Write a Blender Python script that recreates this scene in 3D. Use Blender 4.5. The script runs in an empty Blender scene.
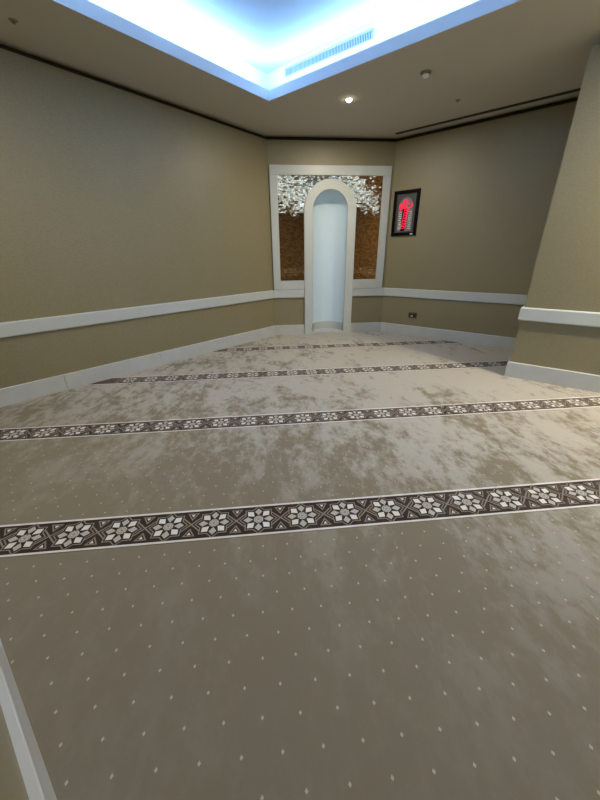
import bpy, bmesh, math, random
from mathutils import Vector, Matrix

random.seed(7)
SC = bpy.context.scene
COL = SC.collection

# ------------------------------------------------------------------ camera
YAW, PITCH, ROLL, FPX = math.radians(-39.61), math.radians(23.836), math.radians(-0.763), 326.39
cam_d = bpy.data.cameras.new('camera')
cam = bpy.data.objects.new('camera', cam_d)
COL.objects.link(cam)
fw0 = Vector((math.sin(YAW), math.cos(YAW), 0)); rt0 = Vector((math.cos(YAW), -math.sin(YAW), 0)); up0 = Vector((0, 0, 1))
fw = fw0 * math.cos(PITCH) - up0 * math.sin(PITCH)
uu = fw0 * math.sin(PITCH) + up0 * math.cos(PITCH)
rt = rt0 * math.cos(ROLL) + uu * math.sin(ROLL)
up = -rt0 * math.sin(ROLL) + uu * math.cos(ROLL)
M = Matrix((rt, up, -fw)).transposed().to_4x4()
M.translation = Vector((0, 0, 1.4))
cam.matrix_world = M
cam_d.sensor_fit = 'VERTICAL'
cam_d.sensor_height = 24.0
cam_d.lens = FPX / 800.0 * 24.0
cam_d.clip_start = 0.02
SC.camera = cam

# ------------------------------------------------------------------ world, view
w = bpy.data.worlds.new('world'); SC.world = w; w.use_nodes = True
w.node_tree.nodes['Background'].inputs[0].default_value = (0.02, 0.02, 0.022, 1)
w.node_tree.nodes['Background'].inputs[1].default_value = 1.0
SC.view_settings.view_transform = 'Standard'
SC.view_settings.look = 'None'
SC.view_settings.gamma = 1.0
SC.view_settings.use_curve_mapping = False
SC.view_settings.exposure = 0.4
SC.cycles.max_bounces = 10
SC.cycles.diffuse_bounces = 7
SC.cycles.glossy_bounces = 5
SC.cycles.sample_clamp_indirect = 6.0

# ------------------------------------------------------------------ the cove lighting (LED strips lying in the trough)
COVE_X0, COVE_Y1 = -3.498, 3.711
COVE_X1, COVE_Y0 = 2.12, 0.72
ZC, ZLIP, ZUP, SET = 3.1214, 3.2214, 3.53, 0.29
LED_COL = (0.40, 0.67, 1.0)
LED_W = 27.0
def cove_lamp(name, a, b, inward):
    a, b = Vector(a), Vector(b)
    ld = bpy.data.lights.new(name, 'AREA'); ld.shape = 'RECTANGLE'
    ld.size = (b - a).length; ld.size_y = 0.03
    ld.energy = LED_W * ld.size / 4.0; ld.color = LED_COL
    o = bpy.data.objects.new(name, ld); COL.objects.link(o)
    x = (b - a).normalized()
    z = -(Vector((0, 0, 1)) + Vector(inward) * 0.10).normalized()
    y = z.cross(x).normalized()
    m = Matrix((x, y, z)).transposed().to_4x4(); m.translation = (a + b) / 2
    o.matrix_world = m
    return o
zl = ZLIP + 0.035
cove_lamp('cove_led_light', (COVE_X0 - .12, COVE_Y0, zl), (COVE_X0 - .12, COVE_Y1, zl), (1, 0, 0))
cove_lamp('cove_led_light', (COVE_X1 + .12, COVE_Y0, zl), (COVE_X1 + .12, COVE_Y1, zl), (-1, 0, 0))
cove_lamp('cove_led_light', (COVE_X0, COVE_Y1 + .12, zl), (COVE_X1, COVE_Y1 + .12, zl), (0, -1, 0))
cove_lamp('cove_led_light', (COVE_X0, COVE_Y0 - .12, zl), (COVE_X1, COVE_Y0 - .12, zl), (0, 1, 0))

# ------------------------------------------------------------------ node helpers
class NT:
    def __init__(s, name):
        s.m = bpy.data.materials.new(name); s.m.use_nodes = True
        s.t = s.m.node_tree; s.n = s.t.nodes; s.l = s.t.links
        s.b = s.n['Principled BSDF']
    def node(s, ty, **k):
        n = s.n.new(ty)
        for a, v in k.items(): setattr(n, a, v)
        return n
    def put(s, v, sock):
        if isinstance(v, bpy.types.NodeSocket): s.l.new(v, sock)
        else: sock.default_value = v
    def math(s, op, a, b=None, c=None, clamp=False):
        n = s.node('ShaderNodeMath', operation=op, use_clamp=clamp)
        s.put(a, n.inputs[0])
        if b is not None: s.put(b, n.inputs[1])
        if c is not None: s.put(c, n.inputs[2])
        return n.outputs[0]
    def mix(s, f, a, b):
        n = s.node('ShaderNodeMix', data_type='RGBA')
        s.put(f, n.inputs[0]); s.put(a, n.inputs[6]); s.put(b, n.inputs[7])
        return n.outputs[2]
    def coord(s, kind='Object'):
        return s.node('ShaderNodeTexCoord').outputs[kind]
    def mapping(s, v, rot=(0, 0, 0), scale=(1, 1, 1), loc=(0, 0, 0)):
        n = s.node('ShaderNodeMapping'); s.l.new(v, n.inputs[0])
        n.inputs[1].default_value = loc; n.inputs[2].default_value = rot; n.inputs[3].default_value = scale
        return n.outputs[0]
    def noise(s, v, scale, detail=3, rough=.5, dist=0):
        n = s.node('ShaderNodeTexNoise'); s.l.new(v, n.inputs['Vector'])
        n.inputs['Scale'].default_value = scale; n.inputs['Detail'].default_value = detail
        n.inputs['Roughness'].default_value = rough; n.inputs['Distortion'].default_value = dist
        return n.outputs['Fac']
    def ramp(s, f, lo, hi, a=0.0, b=1.0):
        n = s.node('ShaderNodeMapRange', clamp=True, interpolation_type='SMOOTHSTEP')
        s.put(f, n.inputs[0]); n.inputs[1].default_value = lo; n.inputs[2].default_value = hi
        n.inputs[3].default_value = a; n.inputs[4].default_value = b
        return n.outputs[0]
    def bump(s, h, strength, dist):
        n = s.node('ShaderNodeBump'); s.l.new(h, n.inputs['Height'])
        n.inputs['Strength'].default_value = strength; n.inputs['Distance'].default_value = dist
        s.l.new(n.outputs[0], s.b.inputs['Normal'])
    def set(s, **k):
        for a, v in k.items():
            s.put(v, s.b.inputs[a.replace('_', ' ')])
        return s
def rgb(r, g, b):            # sRGB 0..255 -> linear
    f = lambda c: c / 12.92 if c <= .04045 else ((c + .055) / 1.055) ** 2.4
    return (f(r / 255), f(g / 255), f(b / 255), 1)

def plain(name, col, rough=.6, metal=0.0, var=.06, scale=8, spec=.5, bump=None):
    t = NT(name); c = t.coord()
    f = t.noise(c, scale, 4)
    d = tuple(x * (1 - var) for x in col[:3]) + (1,); e = tuple(min(1, x * (1 + var)) for x in col[:3]) + (1,)
    t.set(Base_Color=t.mix(f, d, e), Roughness=rough, Metallic=metal)
    t.b.inputs['Specular IOR Level'].default_value = spec
    if bump: t.bump(t.noise(c, bump[0], 4), bump[1], bump[2])
    return t.m

def emit(name, col, strength, base=(.8, .8, .8, 1)):
    t = NT(name); f = t.noise(t.coord(), 30, 2)
    t.set(Base_Color=base, Emission_Color=t.mix(f, col, tuple(min(1, x * 1.06) for x in col[:3]) + (1,)), Emission_Strength=strength)
    return t.m

# wallpaper: khaki gold, fine woven relief, slight satin
def wallpaper():
    t = NT('khaki_wallpaper'); c = t.coord()
    big = t.noise(t.mapping(c, scale=(1, 1, .25)), 3.0, 3)
    fine = t.noise(t.mapping(c, scale=(1, 1, 3.2)), 60, 4, .65)
    col = t.mix(big, (0.192, 0.172, 0.095, 1), (0.230, 0.208, 0.118, 1))
    col = t.mix(t.ramp(fine, .35, .7), col, (0.258, 0.234, 0.140, 1))
    t.set(Base_Color=col, Roughness=t.ramp(fine, .3, .7, .38, .52))
    t.b.inputs['Specular IOR Level'].default_value = .55
    t.bump(fine, .35, .004)
    return t.m
M_WALL = wallpaper()
M_WHITE = plain('white_stone_trim', (0.49, 0.54, 0.53, 1), .38, var=.05, scale=5, spec=.4)
M_BASE = plain('pale_grey_skirting_stone', (0.49, 0.52, 0.51, 1), .36, var=.10, scale=6, spec=.4)
M_CEIL = plain('ceiling_paint', (0.57, 0.545, 0.485, 1), .85, var=.02, scale=2, spec=.2)
M_COVE = plain('cove_white_paint', (0.74, 0.78, 0.84, 1), .8, var=.015, scale=2, spec=.2)
M_TRAY = plain('tray_paint_led_glow', (0.45, 0.57, 0.74, 1), .8, var=.015, scale=2, spec=.2)  # white tray ceiling with the cool LED glow put into its colour
M_GAP = plain('shadow_gap_shade', (0.03, 0.024, 0.016, 1), .8, var=.1)  # shade of the recess put into a near-black colour
M_NICHE = plain('niche_plaster_cool_glow', (0.62, 0.76, 0.86, 1), .6, var=.02, scale=4, spec=.25)  # white niche with its bluish light put into the plaster colour
M_BLACK = plain('black_frame_lacquer', (0.004, 0.004, 0.0045, 1), .4, var=.1, spec=.06)
M_DARK = plain('dark_slot', (0.02, 0.018, 0.015, 1), .7)
M_BRASS = plain('bronze_plate', (0.13, 0.105, 0.06, 1), .4, metal=.6)
M_STEEL = plain('steel', (0.55, 0.55, 0.54, 1), .25, metal=1)
M_GRILL = plain('grille_grey_enamel', (0.36, 0.43, 0.48, 1), .5)
M_TAUPE = plain('taupe_enamel', (0.27, 0.24, 0.19, 1), .5)
M_PLASTIC = plain('white_plastic', (0.85, 0.86, 0.84, 1), .3)

# carpet: dotted field with brushed pile patches
C45 = math.sqrt(.5)
DOT_S, DOT_N = .1265, .1764
def carpet_parts(t):
    """pile shading shared by every yarn: returns brushed patches with painted far sheen"""
    c = t.coord()
    r = t.mapping(c, rot=(0, 0, math.radians(-45)))       # x -> along the rows, y -> towards the niche
    sp = t.node('ShaderNodeSeparateXYZ'); t.l.new(r, sp.inputs[0])
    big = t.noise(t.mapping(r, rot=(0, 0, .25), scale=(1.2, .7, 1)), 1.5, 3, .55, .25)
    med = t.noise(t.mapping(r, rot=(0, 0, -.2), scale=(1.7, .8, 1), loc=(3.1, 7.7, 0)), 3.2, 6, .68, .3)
    far_sheen = t.ramp(sp.outputs[1], 1.0, 4.2, -.012, .06)        # brushed patches thicken towards the niche, painting in the far carpet's sheen
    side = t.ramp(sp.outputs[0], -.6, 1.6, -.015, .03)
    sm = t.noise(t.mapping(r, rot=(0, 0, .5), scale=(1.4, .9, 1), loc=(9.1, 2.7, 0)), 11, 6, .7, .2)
    brush_sheen = t.ramp(t.math('ADD', t.math('ADD', t.math('ADD', t.math('MULTIPLY', big, .30), t.math('MULTIPLY', med, .38)), t.math('MULTIPLY', sm, .32)), t.math('ADD', far_sheen, side)), .455, .585)
    brush_sheen = t.math('MULTIPLY', brush_sheen, t.ramp(t.math('ADD', sp.outputs[1], t.math('MULTIPLY', sp.outputs[0], .55)), .6, 3.0, .10, 1.0))  # patch contrast grows with distance: grazing sheen put into the colour
    fine = t.noise(c, 900, 2, .6)
    return c, r, brush_sheen, fine
def yarn(name, lo, hi, dots=False, sheen=.55):
    t = NT(name)
    c, r, brush_sheen, fine = carpet_parts(t)
    col = t.mix(brush_sheen, lo, hi)
    if dots:
        sep = t.node('ShaderNodeSeparateXYZ'); t.l.new(r, sep.inputs[0])
        # rows run along s, n points to the niche wall
        s, n = sep.outputs[0], sep.outputs[1]
        s = t.math('ADD', s, t.math('MULTIPLY', t.math('GREATER_THAN', n, 1.473), DOT_S / 2))
        def lat(s0, n0):
            a = t.math('ABSOLUTE', t.math('SUBTRACT', t.math('FRACT', t.math('ADD', t.math('DIVIDE', t.math('SUBTRACT', s, s0), DOT_S), 100.5)), .5))
            b = t.math('ABSOLUTE', t.math('SUBTRACT', t.math('FRACT', t.math('ADD', t.math('DIVIDE', t.math('SUBTRACT', n, n0), DOT_N), 100.5)), .5))
            a = t.math('MULTIPLY', a, DOT_S); b = t.math('MULTIPLY', b, DOT_N)
            d = t.math('ADD', a, t.math('MULTIPLY', b, .8))
            return t.math('LESS_THAN', d, .0055)
        m = t.math('MAXIMUM', lat(-.844, .752), lat(-.844 + DOT_S / 2, .752 + DOT_N / 2))
        col = t.mix(m, col, (0.48, 0.45, 0.36, 1))
    t.set(Base_Color=col, Roughness=.95, Sheen_Weight=t.math('MULTIPLY', t.math('ADD', t.math('MULTIPLY', brush_sheen, .75), .25), sheen),
          Sheen_Roughness=.30, Sheen_Tint=(1, .98, .95, 1))
    t.b.inputs['Specular IOR Level'].default_value = .15
    h = t.math('ADD', t.math('MULTIPLY', brush_sheen, .006), t.math('MULTIPLY', fine, .0022))
    t.bump(h, .55, 1.0)
    return t.m
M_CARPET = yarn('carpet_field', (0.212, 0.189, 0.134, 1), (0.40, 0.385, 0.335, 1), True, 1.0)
M_YDARK = yarn('carpet_yarn_dark_brown', (0.036, 0.027, 0.022, 1), (0.075, 0.06, 0.05, 1), False, .35)
M_YMID = yarn('carpet_yarn_taupe', (0.25, 0.215, 0.18, 1), (0.32, 0.29, 0.25, 1), False, .3)
M_YGREY = yarn('carpet_yarn_grey', (0.47, 0.45, 0.41, 1), (0.54, 0.52, 0.49, 1), False, .4)
M_YWHITE = yarn('carpet_yarn_ivory', (0.70, 0.69, 0.65, 1), (0.80, 0.79, 0.76, 1), False, .4)

# ------------------------------------------------------------------ mesh helpers
def obj(name, bm, mats, parent=None, loc=None, smooth=False, keep=False):
    me = bpy.data.meshes.new(name)
    if not keep: bmesh.ops.recalc_face_normals(bm, faces=bm.faces[:])
    bm.to_mesh(me); bm.free()
    for m in (mats if isinstance(mats, (list, tuple)) else [mats]): me.materials.append(m)
    if smooth:
        for p in me.polygons: p.use_smooth = True
    o = bpy.data.objects.new(name, me); COL.objects.link(o)
    if parent: o.parent = parent
    if loc: o.location = loc
    return o
def hold(name):
    o = bpy.data.objects.new(name, None); COL.objects.link(o); o.empty_display_size = .1; return o
def struct(o): o['kind'] = 'structure'; return o
def thing(name, label, cat, loc=(0, 0, 0), rotz=0, group=None):
    o = bpy.data.objects.new(name, None); COL.objects.link(o); o.empty_display_size = .1
    o.location = loc; o.rotation_euler = (0, 0, rotz); tag(o, label, cat, group); return o
def tag(o, label, cat, group=None):
    o['label'] = label; o['category'] = cat
    if group: o['group'] = group
    return o
def poly(bm, pts, mi=0):
    f = bm.faces.new([bm.verts.new(p) for p in pts]); f.material_index = mi; return f
def box(bm, a, b, mi=0, bev=0.0):
    x0, y0, z0 = a; x1, y1, z1 = b
    v = [bm.verts.new(p) for p in ((x0, y0, z0), (x1, y0, z0), (x1, y1, z0), (x0, y1, z0), (x0, y0, z1), (x1, y0, z1), (x1, y1, z1), (x0, y1, z1))]
    fs = [bm.faces.new([v[i] for i in q]) for q in ((0, 3, 2, 1), (4, 5, 6, 7), (0, 1, 5, 4), (1, 2, 6, 5), (2, 3, 7, 6), (3, 0, 4, 7))]
    for f in fs: f.material_index = mi
    if bev:
        es = list({e for f in fs for e in f.edges})
        bmesh.ops.bevel(bm, geom=es, offset=bev, segments=2, affect='EDGES', profile=.6)
def lathe(bm, prof, n=24, mi=0, c=(0, 0, 0)):
    rings = []
    for r, z in prof:
        if r < 1e-6: rings.append([bm.verts.new((c[0], c[1], c[2] + z))])
        else: rings.append([bm.verts.new((c[0] + r * math.cos(2 * math.pi * k / n), c[1] + r * math.sin(2 * math.pi * k / n), c[2] + z)) for k in range(n)])
    for A, B in zip(rings, rings[1:]):
        for k in range(n):
            q = [A[k % len(A)], A[(k + 1) % len(A)], B[(k + 1) % len(B)], B[k % len(B)]]
            u = []
            for x in q:
                if x not in u: u.append(x)
            if len(u) > 2:
                f = bm.faces.new(u); f.material_index = mi
def prism(bm, pts2, axis_fn, t0, t1, mi=0):
    """pts2 polygon, axis_fn(u,v,t)->point, extruded from t0 to t1"""
    A = [bm.verts.new(axis_fn(u, v, t0)) for u, v in pts2]; B = [bm.verts.new(axis_fn(u, v, t1)) for u, v in pts2]
    fs = [bm.faces.new(A), bm.faces.new(B[::-1])]
    n = len(A)
    for i in range(n): fs.append(bm.faces.new((A[i], B[i], B[(i + 1) % n], A[(i + 1) % n])))
    for f in fs: f.material_index = mi

# ------------------------------------------------------------------ room plan
PLAN = [(-4.374, -.170), (-4.374, 4.556), (-2.897, 6.033), (-.455, 6.033), (-.455, 4.596), (3.0, 4.596), (3.0, -.170)]
PLAN = [Vector(p) for p in PLAN]
NP = len(PLAN)
def inward(i):
    d = (PLAN[(i + 1) % NP] - PLAN[i % NP]).normalized(); return Vector((d.y, -d.x))
def mitre(i, off):
    """plan corner i moved inward by off on both walls that meet there"""
    a, b = inward(i - 1), inward(i)
    return PLAN[i % NP] + (a + b) * (off / (1 + a.dot(b)))
def seg(bm, i, prof, mis=None, bev=0):
    """sweep closed profile [(offset, z)] along wall i, mitred at both corners"""
    A = [bm.verts.new((*mitre(i, o), z)) for o, z in prof]
    B = [bm.verts.new((*mitre((i + 1) % NP, o), z)) for o, z in prof]
    n = len(prof)
    for k in range(n):
        f = bm.faces.new((A[k], B[k], B[(k + 1) % n], A[(k + 1) % n]))
        if mis: f.material_index = mis[k]
    for cap in (A, B[::-1]):
        bm.faces.new(cap)
ZW = 3.064       # top of wallpaper, under the shadow gap
WALL_PROF = [(0, 0), (0, ZW), (-.07, ZW), (-.07, 3.14), (-.16, 3.14), (-.16, 0)]
WALL_MI = [0, 1, 1, 1, 0, 0]
WN = ['wall_left', 'wall_niche', 'wall_right', 'wall_pier_side', 'wall_pier', 'wall_far_right', 'wall_rear']
for i in range(NP):
    if i == 1: continue
    zt = 3.035 if i in (3, 4) else ZW
    bm = bmesh.new(); seg(bm, i, [(o, zt if z == ZW else z) for o, z in WALL_PROF], WALL_MI); struct(obj(WN[i], bm, [M_WALL, M_GAP]))

# niche wall frame of reference: s along the wall, n into the room reversed (n = distance from camera plane)
NW = 6.3144
def SN(s, n, z): return Vector(((s - n) * C45, (s + n) * C45, z))
S0, S1 = .1287, 2.2175
SCN, ZSP, RI, RO = 1.152, 2.100, .300, .450       # arch centre, spring height, inner and outer radius
bm = bmesh.new()
def wq(a, b, c, d): poly(bm, [SN(s, NW, z) for s, z in (a, b, c, d)])
wq((S0, 0), (SCN - RI, 0), (SCN - RI, ZSP), (S0, ZSP)); wq((S0, ZSP), (SCN - RI, ZSP), (SCN - RI, ZW), (S0, ZW))
wq((SCN + RI, 0), (S1, 0), (S1, ZSP), (SCN + RI, ZSP)); wq((SCN + RI, ZSP), (S1, ZSP), (S1, ZW), (SCN + RI, ZW))
NA = 24
arc = [(SCN - RI * math.cos(math.pi * k / NA), ZSP + RI * math.sin(math.pi * k / NA)) for k in range(NA + 1)]
for a, b in zip(arc, arc[1:]): wq(a, b, (b[0], ZW), (a[0], ZW))
bmesh.ops.remove_doubles(bm, verts=bm.verts[:], dist=1e-5)
seg(bm, 1, [(0, ZW), (-.07, ZW), (-.07, 3.14), (-.16, 3.14), (-.16, ZW)], [1, 1, 1, 0, 0])
wall_n = struct(obj('wall_niche', bm, [M_WALL, M_GAP]))

# skirtings (stone lengths with fine joints) and chair rails
for i in range(NP):
    prof = [(0, 0), (.024, 0), (.024, .180), (.020, .186), (0, .186)]
    a, b = PLAN[i], PLAN[(i + 1) % NP]
    if i == 1:
        bs = struct(hold('baseboard_niche'))
        for s0, s1 in ((S0 + .012, SCN - RO), (SCN + RO, S1 - .012)):
            bm = bmesh.new()
            prism(bm, [(NW - o, z) for o, z in prof], lambda n, z, s: SN(s, n, z), s0, s1)
            obj('skirting_stone', bm, M_BASE, bs)
        continue
    nm = 'baseboard_' + WN[i][5:]
    bs = struct(hold(nm))
    L = (b - a).length; k = max(1, round(L / 1.2))
    d = (b - a).normalized(); inn = inward(i)
    for j in range(k):
        bm = bmesh.new()
        ends = []
        for q, e in ((j, 0), (j + 1, 1)):
            ring = []
            for o, z in prof:
                if q == 0: p = mitre(i, o)
                elif q == k: p = mitre((i + 1) % NP, o)
                else: p = a + d * (L * q / k + (.0018 if e == 0 else -.0018)) + inn * o
                ring.append(bm.verts.new((p.x, p.y, z)))
            ends.append(ring)
        A, B = ends; n = len(prof)
        for q in range(n): bm.faces.new((A[q], B[q], B[(q + 1) % n], A[(q + 1) % n]))
        bm.faces.new(A); bm.faces.new(B[::-1])
        obj('skirting_stone', bm, M_BASE, bs)

RAIL = [(0, .685), (.018, .685), (.026, .690), (.030, .698), (.030, .817), (.026, .826), (.018, .830), (0, .830)]
RN = {0: 'trim_1', 2: 'trim_2', 3: 'trim_3', 4: 'trim_4', 5: 'trim_5', 6: 'trim_6'}
for i, nm in RN.items():
    bm = bmesh.new(); seg(bm, i, RAIL); struct(obj(nm, bm, M_WHITE))

# ------------------------------------------------------------------ floor and carpet borders
bm = bmesh.new()
box(bm, (-4.6, -.4, -.06), (3.2, 6.3, 0))
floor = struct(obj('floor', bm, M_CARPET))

def clip(pts, n, d):                 # keep n.p >= d
    out = []
    for i, p in enumerate(pts):
        q = pts[(i + 1) % len(pts)]
        a, b = n[0] * p[0] + n[1] * p[1] - d, n[0] * q[0] + n[1] * q[1] - d
        if a >= 0: out.append(p)
        if (a >= 0) != (b >= 0):
            t = a / (a - b); out.append((p[0] + (q[0] - p[0]) * t, p[1] + (q[1] - p[1]) * t))
    return out
def clip_room(pts, far):
    hs = [((1, 0), -4.350), ((0, 1), -.146)]
    hs += [((-1, 0), .485), ((0, -1), -6.003)] if far else [((-1, 0), -2.97), ((0, -1), -4.566)]
    for n, d in hs:
        pts = clip(pts, n, d)
        if not pts: break
    return pts
BW = .236
PER = .2545
def flat(bm, pts, z, mi): poly(bm, [(x, y, z) for x, y in pts], mi)
def star(R, k=.765, n=8, ph=0): return [((R if i % 2 == 0 else R * k) * math.cos(ph + math.pi * i / n), (R if i % 2 == 0 else R * k) * math.sin(ph + math.pi * i / n)) for i in range(2 * n)]
def ring(bm, A, B, z, mi):
    n = len(A)
    for i in range(n):
        j = (i + 1) % n; flat(bm, [A[i], A[j], B[j], B[i]], z, mi)
def line(bm, a, b, wd, z, mi):
    a, b = Vector(a), Vector(b); d = (b - a).normalized(); p = Vector((-d.y, d.x)) * wd / 2
    flat(bm, [tuple(a + p), tuple(b + p), tuple(b - p), tuple(a - p)], z, mi)
# medallion (local x along the band)
bm = bmesh.new()
ring(bm, star(.110), star(.1015), .0012, 1)
for k in range(8):
    a = k * math.pi / 4
    diag = k % 2 == 1
    r0, r1, hw = (.031, .087, .0215) if not diag else (.033, .090, .0225)
    P = [(r0, 0), ((r0 + r1) / 2 + .003, -hw), (r1, 0), ((r0 + r1) / 2 + .003, hw)]
    flat(bm, [(x * math.cos(a) - y * math.sin(a), x * math.sin(a) + y * math.cos(a)) for x, y in P], .0014, 3 if diag else 2)
flat(bm, [(.029 * math.cos(math.pi * (k + .5) / 4), .029 * math.sin(math.pi * (k + .5) / 4)) for k in range(8)], .0012, 2)
ring(bm, star(.024), star(.0195), .0016, 1)
flat(bm, [(.008 * math.cos(math.pi * k / 4), .008 * math.sin(math.pi * k / 4)) for k in range(8)], .0016, 1)
bm.normal_update()
for f in bm.faces:
    if f.normal.z < 0: f.normal_flip()
med0 = obj('medallion', bm, [M_YDARK, M_YMID, M_YGREY, M_YWHITE], keep=True)
me_med = med0.data
bpy.data.objects.remove(med0)
# interlaced knot between two medallions
bm = bmesh.new()
for sy in (-1, 1):
    T = [(-.034, .088 * sy), (.034, .088 * sy), (0, .030 * sy)]
    U = [(-.022, .081 * sy), (.022, .081 * sy), (0, .044 * sy)]
    for i in range(3):
        j = (i + 1) % 3; flat(bm, [T[i], T[j], U[j], U[i]], .0012, 1)
    flat(bm, [(-.011, .077 * sy), (.011, .077 * sy), (0, .058 * sy)], .0014, 3)
for sx in (-1, 1):
    line(bm, (-.036 * sx, -.036), (.036 * sx, .036), .0085, .0012 + .0002 * (sx > 0), 1)
    line(bm, (.036 * sx, .036), (.050 * sx, .050), .0075, .0010, 1)
    line(bm, (.036 * sx, -.036), (.050 * sx, -.050), .0075, .0010, 1)
bm.normal_update()
for f in bm.faces:
    if f.normal.z < 0: f.normal_flip()
kn0 = obj('interlace_knot', bm, [M_YDARK, M_YMID, M_YGREY, M_YWHITE], keep=True)
me_knot = kn0.data
bpy.data.objects.remove(kn0)
for n0, ph, far in ((1.473, -.621, False), (2.730, -.479, False), (4.035, -1.755, True), (5.325, -.10, True)):
    def band(a, b): return clip_room([tuple(SN(s, n, 0)[:2]) for s, n in ((-6, a), (8, a), (8, b), (-6, b))], far)
    h = BW / 2
    bm = bmesh.new(); P = band(n0 - h, n0 + h)
    prism(bm, P, lambda x, y, t: (x, y, t), 0, .0020)
    bo = obj('carpet_border', bm, M_YDARK, floor)
    for a, b in ((n0 - h, n0 - h + .013), (n0 + h - .013, n0 + h)):
        bm = bmesh.new(); prism(bm, band(a, b), lambda x, y, t: (x, y, t), .0015, .0034)
        obj('edge_stripe', bm, M_YWHITE, bo)
    P = band(n0 - h, n0 + h)
    ss = [(x + y) * C45 for x, y in P]
    k0, k1 = math.ceil((min(ss) - ph) / PER), math.floor((max(ss) - ph) / PER)
    for k in range(2 * k0 - 1, 2 * k1 + 2):
        s = ph + k * PER / 2
        c = SN(s, n0, .0022)
        R = .10 if k % 2 == 0 else .05
        if len(clip_room([(c.x - R, c.y - R), (c.x + R, c.y - R), (c.x + R, c.y + R), (c.x - R, c.y + R)], far)) < 4: continue
        ok = c.x - R > -4.35 and c.y - R > -.14 and (c.x + R < -.48 and c.y + R < 6.01 if far else (c.y + R < 4.57 and c.x + R < 2.97))
        if not ok: continue
        o = bpy.data.objects.new('medallion' if k % 2 == 0 else 'interlace_knot', me_med if k % 2 == 0 else me_knot)
        COL.objects.link(o); o.parent = bo; o.location = c; o.rotation_euler = (0, 0, math.radians(45))

# ------------------------------------------------------------------ ceiling: soffit with lit tray
bm = bmesh.new()
X0, X1, Y0, Y1 = -4.6, 3.2, -.4, 6.3
cx0, cx1, cy0, cy1 = COVE_X0, COVE_X1, COVE_Y0, COVE_Y1
box(bm, (X0, Y0, ZC), (cx0, Y1, ZLIP)); box(bm, (cx1, Y0, ZC), (X1, Y1, ZLIP))
box(bm, (cx0, cy1, ZC), (cx1, Y1, ZLIP)); box(bm, (cx0, Y0, ZC), (cx1, cy0, ZLIP))
ceil = struct(obj('ceiling', bm, M_CEIL))
bm = bmesh.new()
e = .004
for a, b in (((cx0, cy0, ZC), (cx0 + e, cy1, ZLIP)), ((cx1 - e, cy0, ZC), (cx1, cy1, ZLIP)), ((cx0 + e, cy1 - e, ZC), (cx1 - e, cy1, ZLIP)), ((cx0 + e, cy0, ZC), (cx1 - e, cy0 + e, ZLIP))):
    box(bm, a, b)
obj('cove_fascia', bm, M_COVE, ceil)
bm = bmesh.new()
bx0, bx1, by0, by1 = cx0 - SET, cx1 + SET, cy0 - SET, cy1 + SET
T = .05
box(bm, (bx0 - T, by0 - T, ZLIP), (bx0, by1 + T, ZUP)); box(bm, (bx1, by0 - T, ZLIP), (bx1 + T, by1 + T, ZUP))
box(bm, (bx0, by1, ZLIP), (bx1, by1 + T, ZUP)); box(bm, (bx0, by0 - T, ZLIP), (bx1, by0, ZUP))
obj('cove_upstand', bm, M_COVE, ceil)
bm = bmesh.new(); box(bm, (bx0 - T, by0 - T, ZUP), (bx1 + T, by1 + T, ZUP + .06))
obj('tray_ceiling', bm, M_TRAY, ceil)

# LED strips themselves
M_LED = emit('led_strip_glow', (*LED_COL, 1), 3.0)
for nm, a, b in (('left wall side', (cx0 - .135, cy0, ZLIP), (cx0 - .105, cy1, ZLIP + .012)), ('grille side', (cx0, cy1 + .105, ZLIP), (cx1, cy1 + .135, ZLIP + .012)),
                 ('far right side', (cx1 + .105, cy0, ZLIP), (cx1 + .135, cy1, ZLIP + .012)), ('rear wall side', (cx0, cy0 - .135, ZLIP), (cx1, cy0 - .105, ZLIP + .012))):
    bm = bmesh.new(); box(bm, a, b)
    tag(obj('led_strip', bm, M_LED), 'hidden cool white light strip in the ceiling tray, ' + nm, 'light strip', 'light strips in the ceiling tray')

# ------------------------------------------------------------------ air grille on the tray upstand
gy = by1
g = thing('air_grille', 'long pale grey ventilation grille on the glowing upstand of the ceiling tray', 'vent', (-2.873, gy, 3.41))
GL, GH = 1.206, .085
bm = bmesh.new()
for a, b in (((-GL / 2, -.012, 0), (GL / 2, 0, .010)), ((-GL / 2, -.012, GH - .010), (GL / 2, 0, GH)), ((-GL / 2, -.012, .010), (-GL / 2 + .014, 0, GH - .010)), ((GL / 2 - .014, -.012, .010), (GL / 2, 0, GH - .010))):
    box(bm, a, b)
obj('grille_frame', bm, M_GRILL, g)
bm = bmesh.new(); box(bm, (-GL / 2 + .014, -.004, .010), (GL / 2 - .014, -.001, GH - .010)); obj('grille_back', bm, M_DARK, g)
bm = bmesh.new()
nb = 60
for k in range(nb):
    x = -GL / 2 + .014 + (GL - .028) * (k + .5) / nb
    prism(bm, [(x - .005, -.0118), (x - .002, -.0118), (x + .002, -.0045), (x - .001, -.0045)], lambda u, v, t: (u, v, t), .010, GH - .010)
o = obj('grille_blades', bm, M_GRILL, g); o['kind'] = 'stuff'

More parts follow.
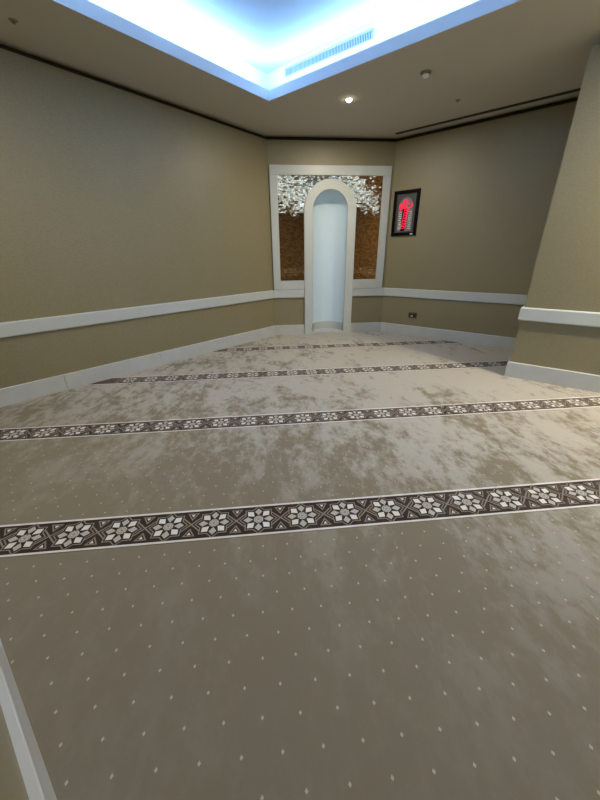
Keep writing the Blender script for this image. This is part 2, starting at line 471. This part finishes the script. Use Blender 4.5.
# ------------------------------------------------------------------ ceiling fittings
M_BULB = emit('warm_lamp_glow', (1, .86, .68, 1), 14)
def downlight(x, y, label, watts):
    t = thing('downlight', label, 'downlight', (x, y, ZC), 0, 'recessed downlights')
    bm = bmesh.new(); lathe(bm, [(.030, 0), (.030, -.004), (.042, -.005), (.046, -.002), (.046, 0)], 28); obj('trim_ring', bm, M_WHITE, t, smooth=False)
    bm = bmesh.new(); lathe(bm, [(.034, -.003), (.033, -.012), (.026, -.022), (.014, -.029), (0, -.031)], 24); obj('lamp_lens', bm, M_BULB, t, smooth=True)
    ld = bpy.data.lights.new('downlight_beam', 'AREA'); ld.shape = 'DISK'; ld.size = .056
    ld.energy = watts; ld.color = (1, .85, .64)
    lo = bpy.data.objects.new('downlight_beam', ld); COL.objects.link(lo); lo.parent = t; lo.location = (0, 0, -.034)
downlight(-2.735, 4.307, 'small lit warm downlight in the soffit in front of the niche', 29)
for x, y, wt, where in ((1.15, 4.02, 84, 'in front of the pier'), (2.3, 4.16, 40, 'near the far right corner'), (-2.75, .28, 26, 'above the rear wall')):  # added downlights out of view, filling the room with warm light
    downlight(x, y, 'added unseen warm downlight in the soffit ' + where, wt)

t = thing('smoke_detector', 'round white domed smoke detector on the soffit beyond the lit downlight', 'smoke detector', (-1.798, 4.286, ZC))
bm = bmesh.new(); lathe(bm, [(0, 0), (.056, 0), (.056, -.010), (.050, -.016), (.046, -.018)], 28); obj('detector_base', bm, M_TAUPE, t, smooth=False)  # shadow around the mount put into the darker base colour
bm = bmesh.new(); lathe(bm, [(.040, -.016), (.040, -.026), (.030, -.040), (.014, -.046), (0, -.046)], 28); dome_o = obj('detector_dome', bm, M_PLASTIC, t, smooth=True)
bm = bmesh.new(); lathe(bm, [(.0405, -.020), (.044, -.020), (.044, -.024), (.0405, -.024)], 28); obj('smoke_slot', bm, M_DARK, dome_o)
def sprinkler(x, y, label):
    t = thing('sprinkler_head', label, 'sprinkler', (x, y, ZC), 0, 'ceiling sprinklers')
    bm = bmesh.new(); lathe(bm, [(0, 0), (.030, 0), (.028, -.004), (.016, -.006), (.012, -.006)], 24); obj('escutcheon', bm, M_TAUPE, t)
    bm = bmesh.new(); lathe(bm, [(.009, -.004), (.009, -.010), (.005, -.012), (.005, -.018)], 16); obj('sprinkler_body', bm, M_TAUPE, t)
    bm = bmesh.new(); lathe(bm, [(0, -.018), (.013, -.018), (.013, -.020), (0, -.020)], 16); obj('deflector', bm, M_TAUPE, t)
sprinkler(-1.743, 5.217, 'small dark sprinkler head beside the slot diffuser')
sprinkler(-3.978, 1.334, 'small dark sprinkler head above the long left wall')

# linear slot diffuser next to the right wall
t = thing('slot_diffuser', 'long dark linear slot diffuser in the soffit along the right wall', 'air diffuser', (-1.66, 5.85, ZC))
bm = bmesh.new(); box(bm, (-1.18, -.062, -.003), (1.18, -.042, .0)); obj('diffuser_edge', bm, M_CEIL, t)
bm = bmesh.new(); box(bm, (-1.18, -.042, -.0012), (1.18, .055, -.0002)); obj('air_slot', bm, M_DARK, t)
bm = bmesh.new(); box(bm, (-1.18, .055, -.003), (1.18, .085, .0)); obj('diffuser_edge', bm, M_CEIL, t)

# ------------------------------------------------------------------ the niche (mihrab)
def local(t, s, n): t.location = SN(s, n, 0); t.rotation_euler = (0, 0, math.radians(45)); return t
# local frame: +x along wall (s), +y into the wall (n), z up
ni = local(thing('prayer_niche', 'tall white round-arched prayer niche in the angled wall', 'prayer niche'), SCN, NW)
# shell: half cylinder with quarter dome
bm = bmesh.new()
NS, NZ = 32, 10
cyl = []
for j in range(2):
    z = 0 if j == 0 else ZSP
    cyl.append([bm.verts.new((-RI * math.cos(math.pi * k / NS), RI * math.sin(math.pi * k / NS), z)) for k in range(NS + 1)])
dome = [cyl[1]]
for j in range(1, 13):
    a = math.pi / 2 * j / 12
    if j == 12: dome.append([bm.verts.new((0, 0, ZSP + RI))] )
    else: dome.append([bm.verts.new((-RI * math.cos(a) * math.cos(math.pi * k / NS), RI * math.cos(a) * math.sin(math.pi * k / NS), ZSP + RI * math.sin(a))) for k in range(NS + 1)])
for A, B in [(cyl[0], cyl[1])] + list(zip(dome, dome[1:])):
    for k in range(NS):
        if len(B) == 1: bm.faces.new((A[k], A[k + 1], B[0]))
        else: bm.faces.new((A[k], A[k + 1], B[k + 1], B[k]))
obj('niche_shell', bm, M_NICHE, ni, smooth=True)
# curved skirting and floor slab
bm = bmesh.new()
R1, R2 = RI - .001, RI - .022
for k in range(NS):
    q = [math.pi * k / NS, math.pi * (k + 1) / NS]
    P = lambda r, a, z: (-r * math.cos(a), r * math.sin(a), z)
    poly(bm, [P(R2, q[0], .04), P(R2, q[1], .04), P(R2, q[1], .186), P(R2, q[0], .186)])
    poly(bm, [P(R2, q[0], .186), P(R2, q[1], .186), P(R1, q[1], .186), P(R1, q[0], .186)])
bmesh.ops.remove_doubles(bm, verts=bm.verts[:], dist=1e-5)
obj('curved_skirting', bm, M_BASE, ni)
bm = bmesh.new()
pts = [(-R1 * math.cos(math.pi * k / NS), R1 * math.sin(math.pi * k / NS)) for k in range(NS + 1)] + [(RI - .001, -.050), (-RI + .001, -.050)]
prism(bm, pts, lambda x, y, z: (x, y, z), 0, .045)
obj('niche_floor', bm, M_BASE, ni)
# arch surround, proud of the wall, running to the floor
def surround(bm, ri, ro, y0, y1, bev):
    n = 36
    def path(r): return [(-r, .0)] + [(-r * math.cos(math.pi * k / n), ZSP + r * math.sin(math.pi * k / n)) for k in range(n + 1)] + [(r, .0)]
    prof = [(ri, y1), (ri, y0 + bev), (ri + bev, y0), (ro - bev, y0), (ro, y0 + bev), (ro, y1)]
    rows = [[bm.verts.new((x, y, z)) for x, z in path(r)] for r, y in prof]
    for A, B in zip(rows, rows[1:]):
        for k in range(len(A) - 1): bm.faces.new((A[k], A[k + 1], B[k + 1], B[k]))
    bm.faces.new([r[0] for r in rows]); bm.faces.new([r[-1] for r in rows][::-1])
bm = bmesh.new(); surround(bm, RI, RO, -.055, .012, .008); obj('arch_surround', bm, M_WHITE, ni)

# panel frame around the mosaic
fr = local(thing('panel_frame', 'broad white stone frame around the bronze mirror mosaic', 'frame'), 0, NW)
FT, FB = 2.735, .832
def fbox(name, a, b, bev=.006):
    bm = bmesh.new(); box(bm, a, b, 0, bev); return obj(name, bm, M_WHITE, fr)
fbox('top_rail', (S0 + .018, -.034, 2.598), (S1 - .048, 0, FT))
fbox('stile', (S0 + .018, -.034, FB), (S0 + .142, 0, 2.598)); fbox('stile', (2.037, -.034, FB), (S1 - .048, 0, 2.598))
fbox('sill', (S0 + .142, -.034, FB), (SCN - RO, 0, .988)); fbox('sill', (SCN + RO, -.034, FB), (2.037, 0, .988))
# chair rail pieces under the frame
for k, (s0, s1) in enumerate(((S0 + .012, SCN - RO), (SCN + RO, S1 - .012))):
    bm = bmesh.new(); prism(bm, [(NW - o, z) for o, z in RAIL], lambda n, z, s: SN(s, n, z), s0, s1)
    struct(obj('trim_%d' % (7 + k), bm, M_WHITE))

# mirror mosaic
def mirror_mat():
    t = NT('bronze_mirror_tile')
    at = t.node('ShaderNodeAttribute', attribute_name='tone')
    t.set(Base_Color=t.mix(at.outputs['Fac'], (0.36, 0.185, 0.075, 1), (0.64, 0.38, 0.20, 1)), Metallic=1.0, Roughness=.06)
    return t.m
M_MIR = mirror_mat()
mo = local(thing('mirror_mosaic', 'bronze mirror mosaic of tiny tiles around the arch, glittering along its top', 'mirror'), 0, NW)
MS0, MS1, MZ0, MZ1 = S0 + .142, 2.037, .988, 2.598
bm = bmesh.new()
box(bm, (MS0, -.004, MZ0), (SCN - RO, -.001, MZ1)); box(bm, (SCN + RO, -.004, MZ0), (MS1, -.001, MZ1)); box(bm, (SCN - RO, -.004, 2.10), (SCN + RO, -.001, MZ1))
b = obj('mosaic_backing', bm, M_DARK, mo)
# cut the arch out of the backing by leaving only the spandrels
bpy.data.objects.remove(b)
bm = bmesh.new()
box(bm, (MS0, -.004, MZ0), (SCN - RO + .02, -.001, ZSP)); box(bm, (SCN + RO - .02, -.004, MZ0), (MS1, -.001, ZSP))
na = 24
arcO = [(SCN - (RO - .02) * math.cos(math.pi * k / na), ZSP + (RO - .02) * math.sin(math.pi * k / na)) for k in range(na + 1)]
for a, c in zip(arcO, arcO[1:]): poly(bm, [(a[0], -.004, a[1]), (c[0], -.004, c[1]), (c[0], -.004, MZ1), (a[0], -.004, MZ1)])
box(bm, (MS0, -.004, ZSP), (SCN - RO + .02, -.001, MZ1)); box(bm, (SCN + RO - .02, -.004, ZSP), (MS1, -.001, MZ1))
obj('mosaic_backing', bm, M_DARK, mo)
tw, th, gap = .042, .0215, .0016
verts, faces, tone = [], [], []
rng = random.Random(11)
row = 0; z = MZ0
while z + th * .5 < MZ1:
    s = MS0 - (tw / 2 if row % 2 else 0)
    while s < MS1:
        w_ = tw * rng.choice((1, 1, .5, 1.0))
        a, b2 = max(s, MS0), min(s + w_, MS1)
        zc = z + th / 2; sc = (a + b2) / 2
        dx = abs(sc - SCN)
        inside = dx < RO - .004 if zc < ZSP else math.hypot(dx, zc - ZSP) < RO - .004
        if b2 - a > .008 and not inside:
            edge = 2.06 + .05 * math.sin(sc * 9.0) + .035 * math.sin(sc * 31 + 1) + .12 * max(0, sc - 1.55)
            ty = (.032 - .105 * max(0, zc - 2.1) + .055 * max(0, sc - 1.68) + rng.gauss(0, .010) if zc > edge else -.004 + rng.gauss(0, .004)); tx = rng.gauss(0, .012 if zc > edge else .004)
            pts = [(a + gap, z + gap), (b2 - gap, z + gap), (b2 - gap, min(z + th, MZ1) - gap), (a + gap, min(z + th, MZ1) - gap)]
            i0 = len(verts)
            for (x, zz) in pts:
                verts.append((x, -.0075 + (zz - zc) * ty + (x - sc) * tx, zz))
            for (x, zz) in pts: verts.append((x, -.0035, zz))
            faces.append((i0, i0 + 1, i0 + 2, i0 + 3)); tn = rng.random(); tone.append(tn)
            for k in range(4):
                j = (k + 1) % 4; faces.append((i0 + k, i0 + 4 + k, i0 + 4 + j, i0 + j)); tone.append(tn)
        s += w_
    z += th; row += 1
me = bpy.data.meshes.new('mosaic_tiles'); me.from_pydata(verts, [], faces); me.materials.append(M_MIR)
at = me.attributes.new('tone', 'FLOAT', 'FACE'); at.data.foreach_set('value', tone)
o = bpy.data.objects.new('mosaic_tiles', me); COL.objects.link(o); o.parent = mo; o['kind'] = 'stuff'

# ------------------------------------------------------------------ illuminated calligraphy picture on the right wall
YR = 6.033
pc = thing('framed_sign', 'black framed sign with glowing red calligraphy on the right wall', 'framed sign', (-2.62, YR, 2.033))
PW, PH, FWD = .440, .676, .050
bm = bmesh.new()
for a, b in (((-PW / 2, -.028, -PH / 2), (PW / 2, 0, -PH / 2 + FWD)), ((-PW / 2, -.028, PH / 2 - FWD), (PW / 2, 0, PH / 2)), ((-PW / 2, -.028, -PH / 2 + FWD), (-PW / 2 + FWD, 0, PH / 2 - FWD)), ((PW / 2 - FWD, -.028, -PH / 2 + FWD), (PW / 2, 0, PH / 2 - FWD))):
    box(bm, a, b, 0, .004)
pframe = obj('picture_frame', bm, M_BLACK, pc)
IW, IH = PW / 2 - FWD, PH / 2 - FWD
M_PBACK = plain('sign_grey_print', (0.05, 0.055, 0.06, 1), .5, var=.2, scale=40)
M_PMID = plain('sign_silver_print', (0.17, 0.18, 0.19, 1), .5, var=.25, scale=60)
M_PBLUE = plain('sign_pale_blue_print', (0.80, 0.90, 0.95, 1), .5, var=.3, scale=60)
M_RED = emit('red_sign_glow', (1.0, 0.004, 0.060, 1), .8, (.25, .004, .02, 1))
bm = bmesh.new(); box(bm, (-IW, -.010, -IH), (IW, -.004, IH)); pprint = obj('print_panel', bm, M_PBACK, pc)
def slab(name, polys, m, y0=-.010, y1=-.0125, par=None):
    bm = bmesh.new()
    for P in polys: prism(bm, P, lambda u, v, t: (u, t, v), y0, y1)
    return obj(name, bm, m, par or pprint)
ar = [(-.128, -IH + .02)] + [(-.128 * math.cos(math.pi * k / 16), .085 + .150 * math.sin(math.pi * k / 16)) for k in range(17)] + [(.128, -IH + .02)]
slab('arch_print', [ar], M_PMID)
def strip(pts, wd):
    out = []
    for a, b in zip(pts, pts[1:]):
        a, b = Vector(a), Vector(b); d = (b - a).normalized(); p = Vector((-d.y, d.x)) * wd / 2; d = d * wd * .3
        out.append([tuple(a - d + p), tuple(b + d + p), tuple(b + d - p), tuple(a - d - p)])
    return out
# rows of small lettering at both sides, black shadow column, red script
small = []
r2 = random.Random(5)
for sx in (-1, 1):
    for k in range(9):
        zz = .02 - k * .031
        x = sx * .085
        for q in range(3):
            xx = x + (q - 1) * .018
            small += strip([(xx - .006, zz + r2.uniform(-.006, .006)), (xx, zz + r2.uniform(-.008, .010)), (xx + .007, zz + r2.uniform(-.006, .006))], .010)
for k, P in enumerate((small[:54], small[54:])):
    slab('small_lettering', P, M_PBLUE, -.0125, -.0145)
slab('black_column', [[(-.062, -IH + .025), (.012, -IH + .025), (.022, .07), (-.052, .07)]], M_BLACK, -.0125, -.014)
red = []
def arcpts(cx, cz, rx, rz, a0, a1, n=10): return [(cx + rx * math.cos(math.radians(a0 + (a1 - a0) * k / n)), cz + rz * math.sin(math.radians(a0 + (a1 - a0) * k / n))) for k in range(n + 1)]
red += strip(arcpts(-.072, .118, .036, .026, 20, 340), .015)
red += strip(arcpts(-.072, .118, .012, .010, 0, 300), .010)
red += strip(arcpts(-.005, .172, .040, .024, -30, 250), .014)
red += strip([(-.112, .088), (-.06, .074), (0, .080), (.05, .074), (.100, .092)], .013)
red += strip(arcpts(.064, .112, .034, .030, 150, -80), .010)
red += strip([(.006, .198), (.016, .15), (.010, .09)], .013)
red += strip([(-.030, .150), (-.026, .10)], .012); red += strip([(.106, .140), (.116, .105)], .010)
red += strip([(-.09, .062), (-.088, .048)], .010); red += strip([(.062, .060), (.064, .046)], .010); red += strip([(-.02, .062), (.02, .060)], .010)
for k in range(7):
    zz = .030 - k * .040
    x = .016 - k * .005
    red += strip(arcpts(x - .010, zz, .028, .015, 200 + 40 * (k % 2), -40 + 30 * (k % 3)), .0095)
    red += strip([(x + .038, zz + .018), (x + .008, zz - .012), (x - .034, zz - .018)], .0085)
    red += strip([(x - .030 + .05 * (k % 2), zz + .020), (x - .022 + .05 * (k % 2), zz + .012)], .009)
slab('red_script', red, M_RED, -.014, -.018)
slab('name_plate', [[(.125, -PH / 2 + .012), (.172, -PH / 2 + .012), (.172, -PH / 2 + .034), (.125, -PH / 2 + .034)]], M_WHITE, -.027, -.031, pframe)

# wall socket
sk = thing('wall_socket', 'small bronze double wall socket with a white plug cover on the dado', 'socket', (-2.281, YR, .375))
bm = bmesh.new(); box(bm, (-.078, -.010, -.050), (.078, 0, .050), 0, .004); splate = obj('socket_plate', bm, M_BRASS, sk)
for x in (-.037, .037):
    bm = bmesh.new(); box(bm, (x - .028, -.012, -.030), (x + .028, -.009, .030)); obj('socket_insert', bm, M_DARK, splate)
bm = bmesh.new(); box(bm, (-.030, -.024, -.022), (.008, -.011, .002), 0, .003); obj('plug_cover', bm, M_WHITE, sk)
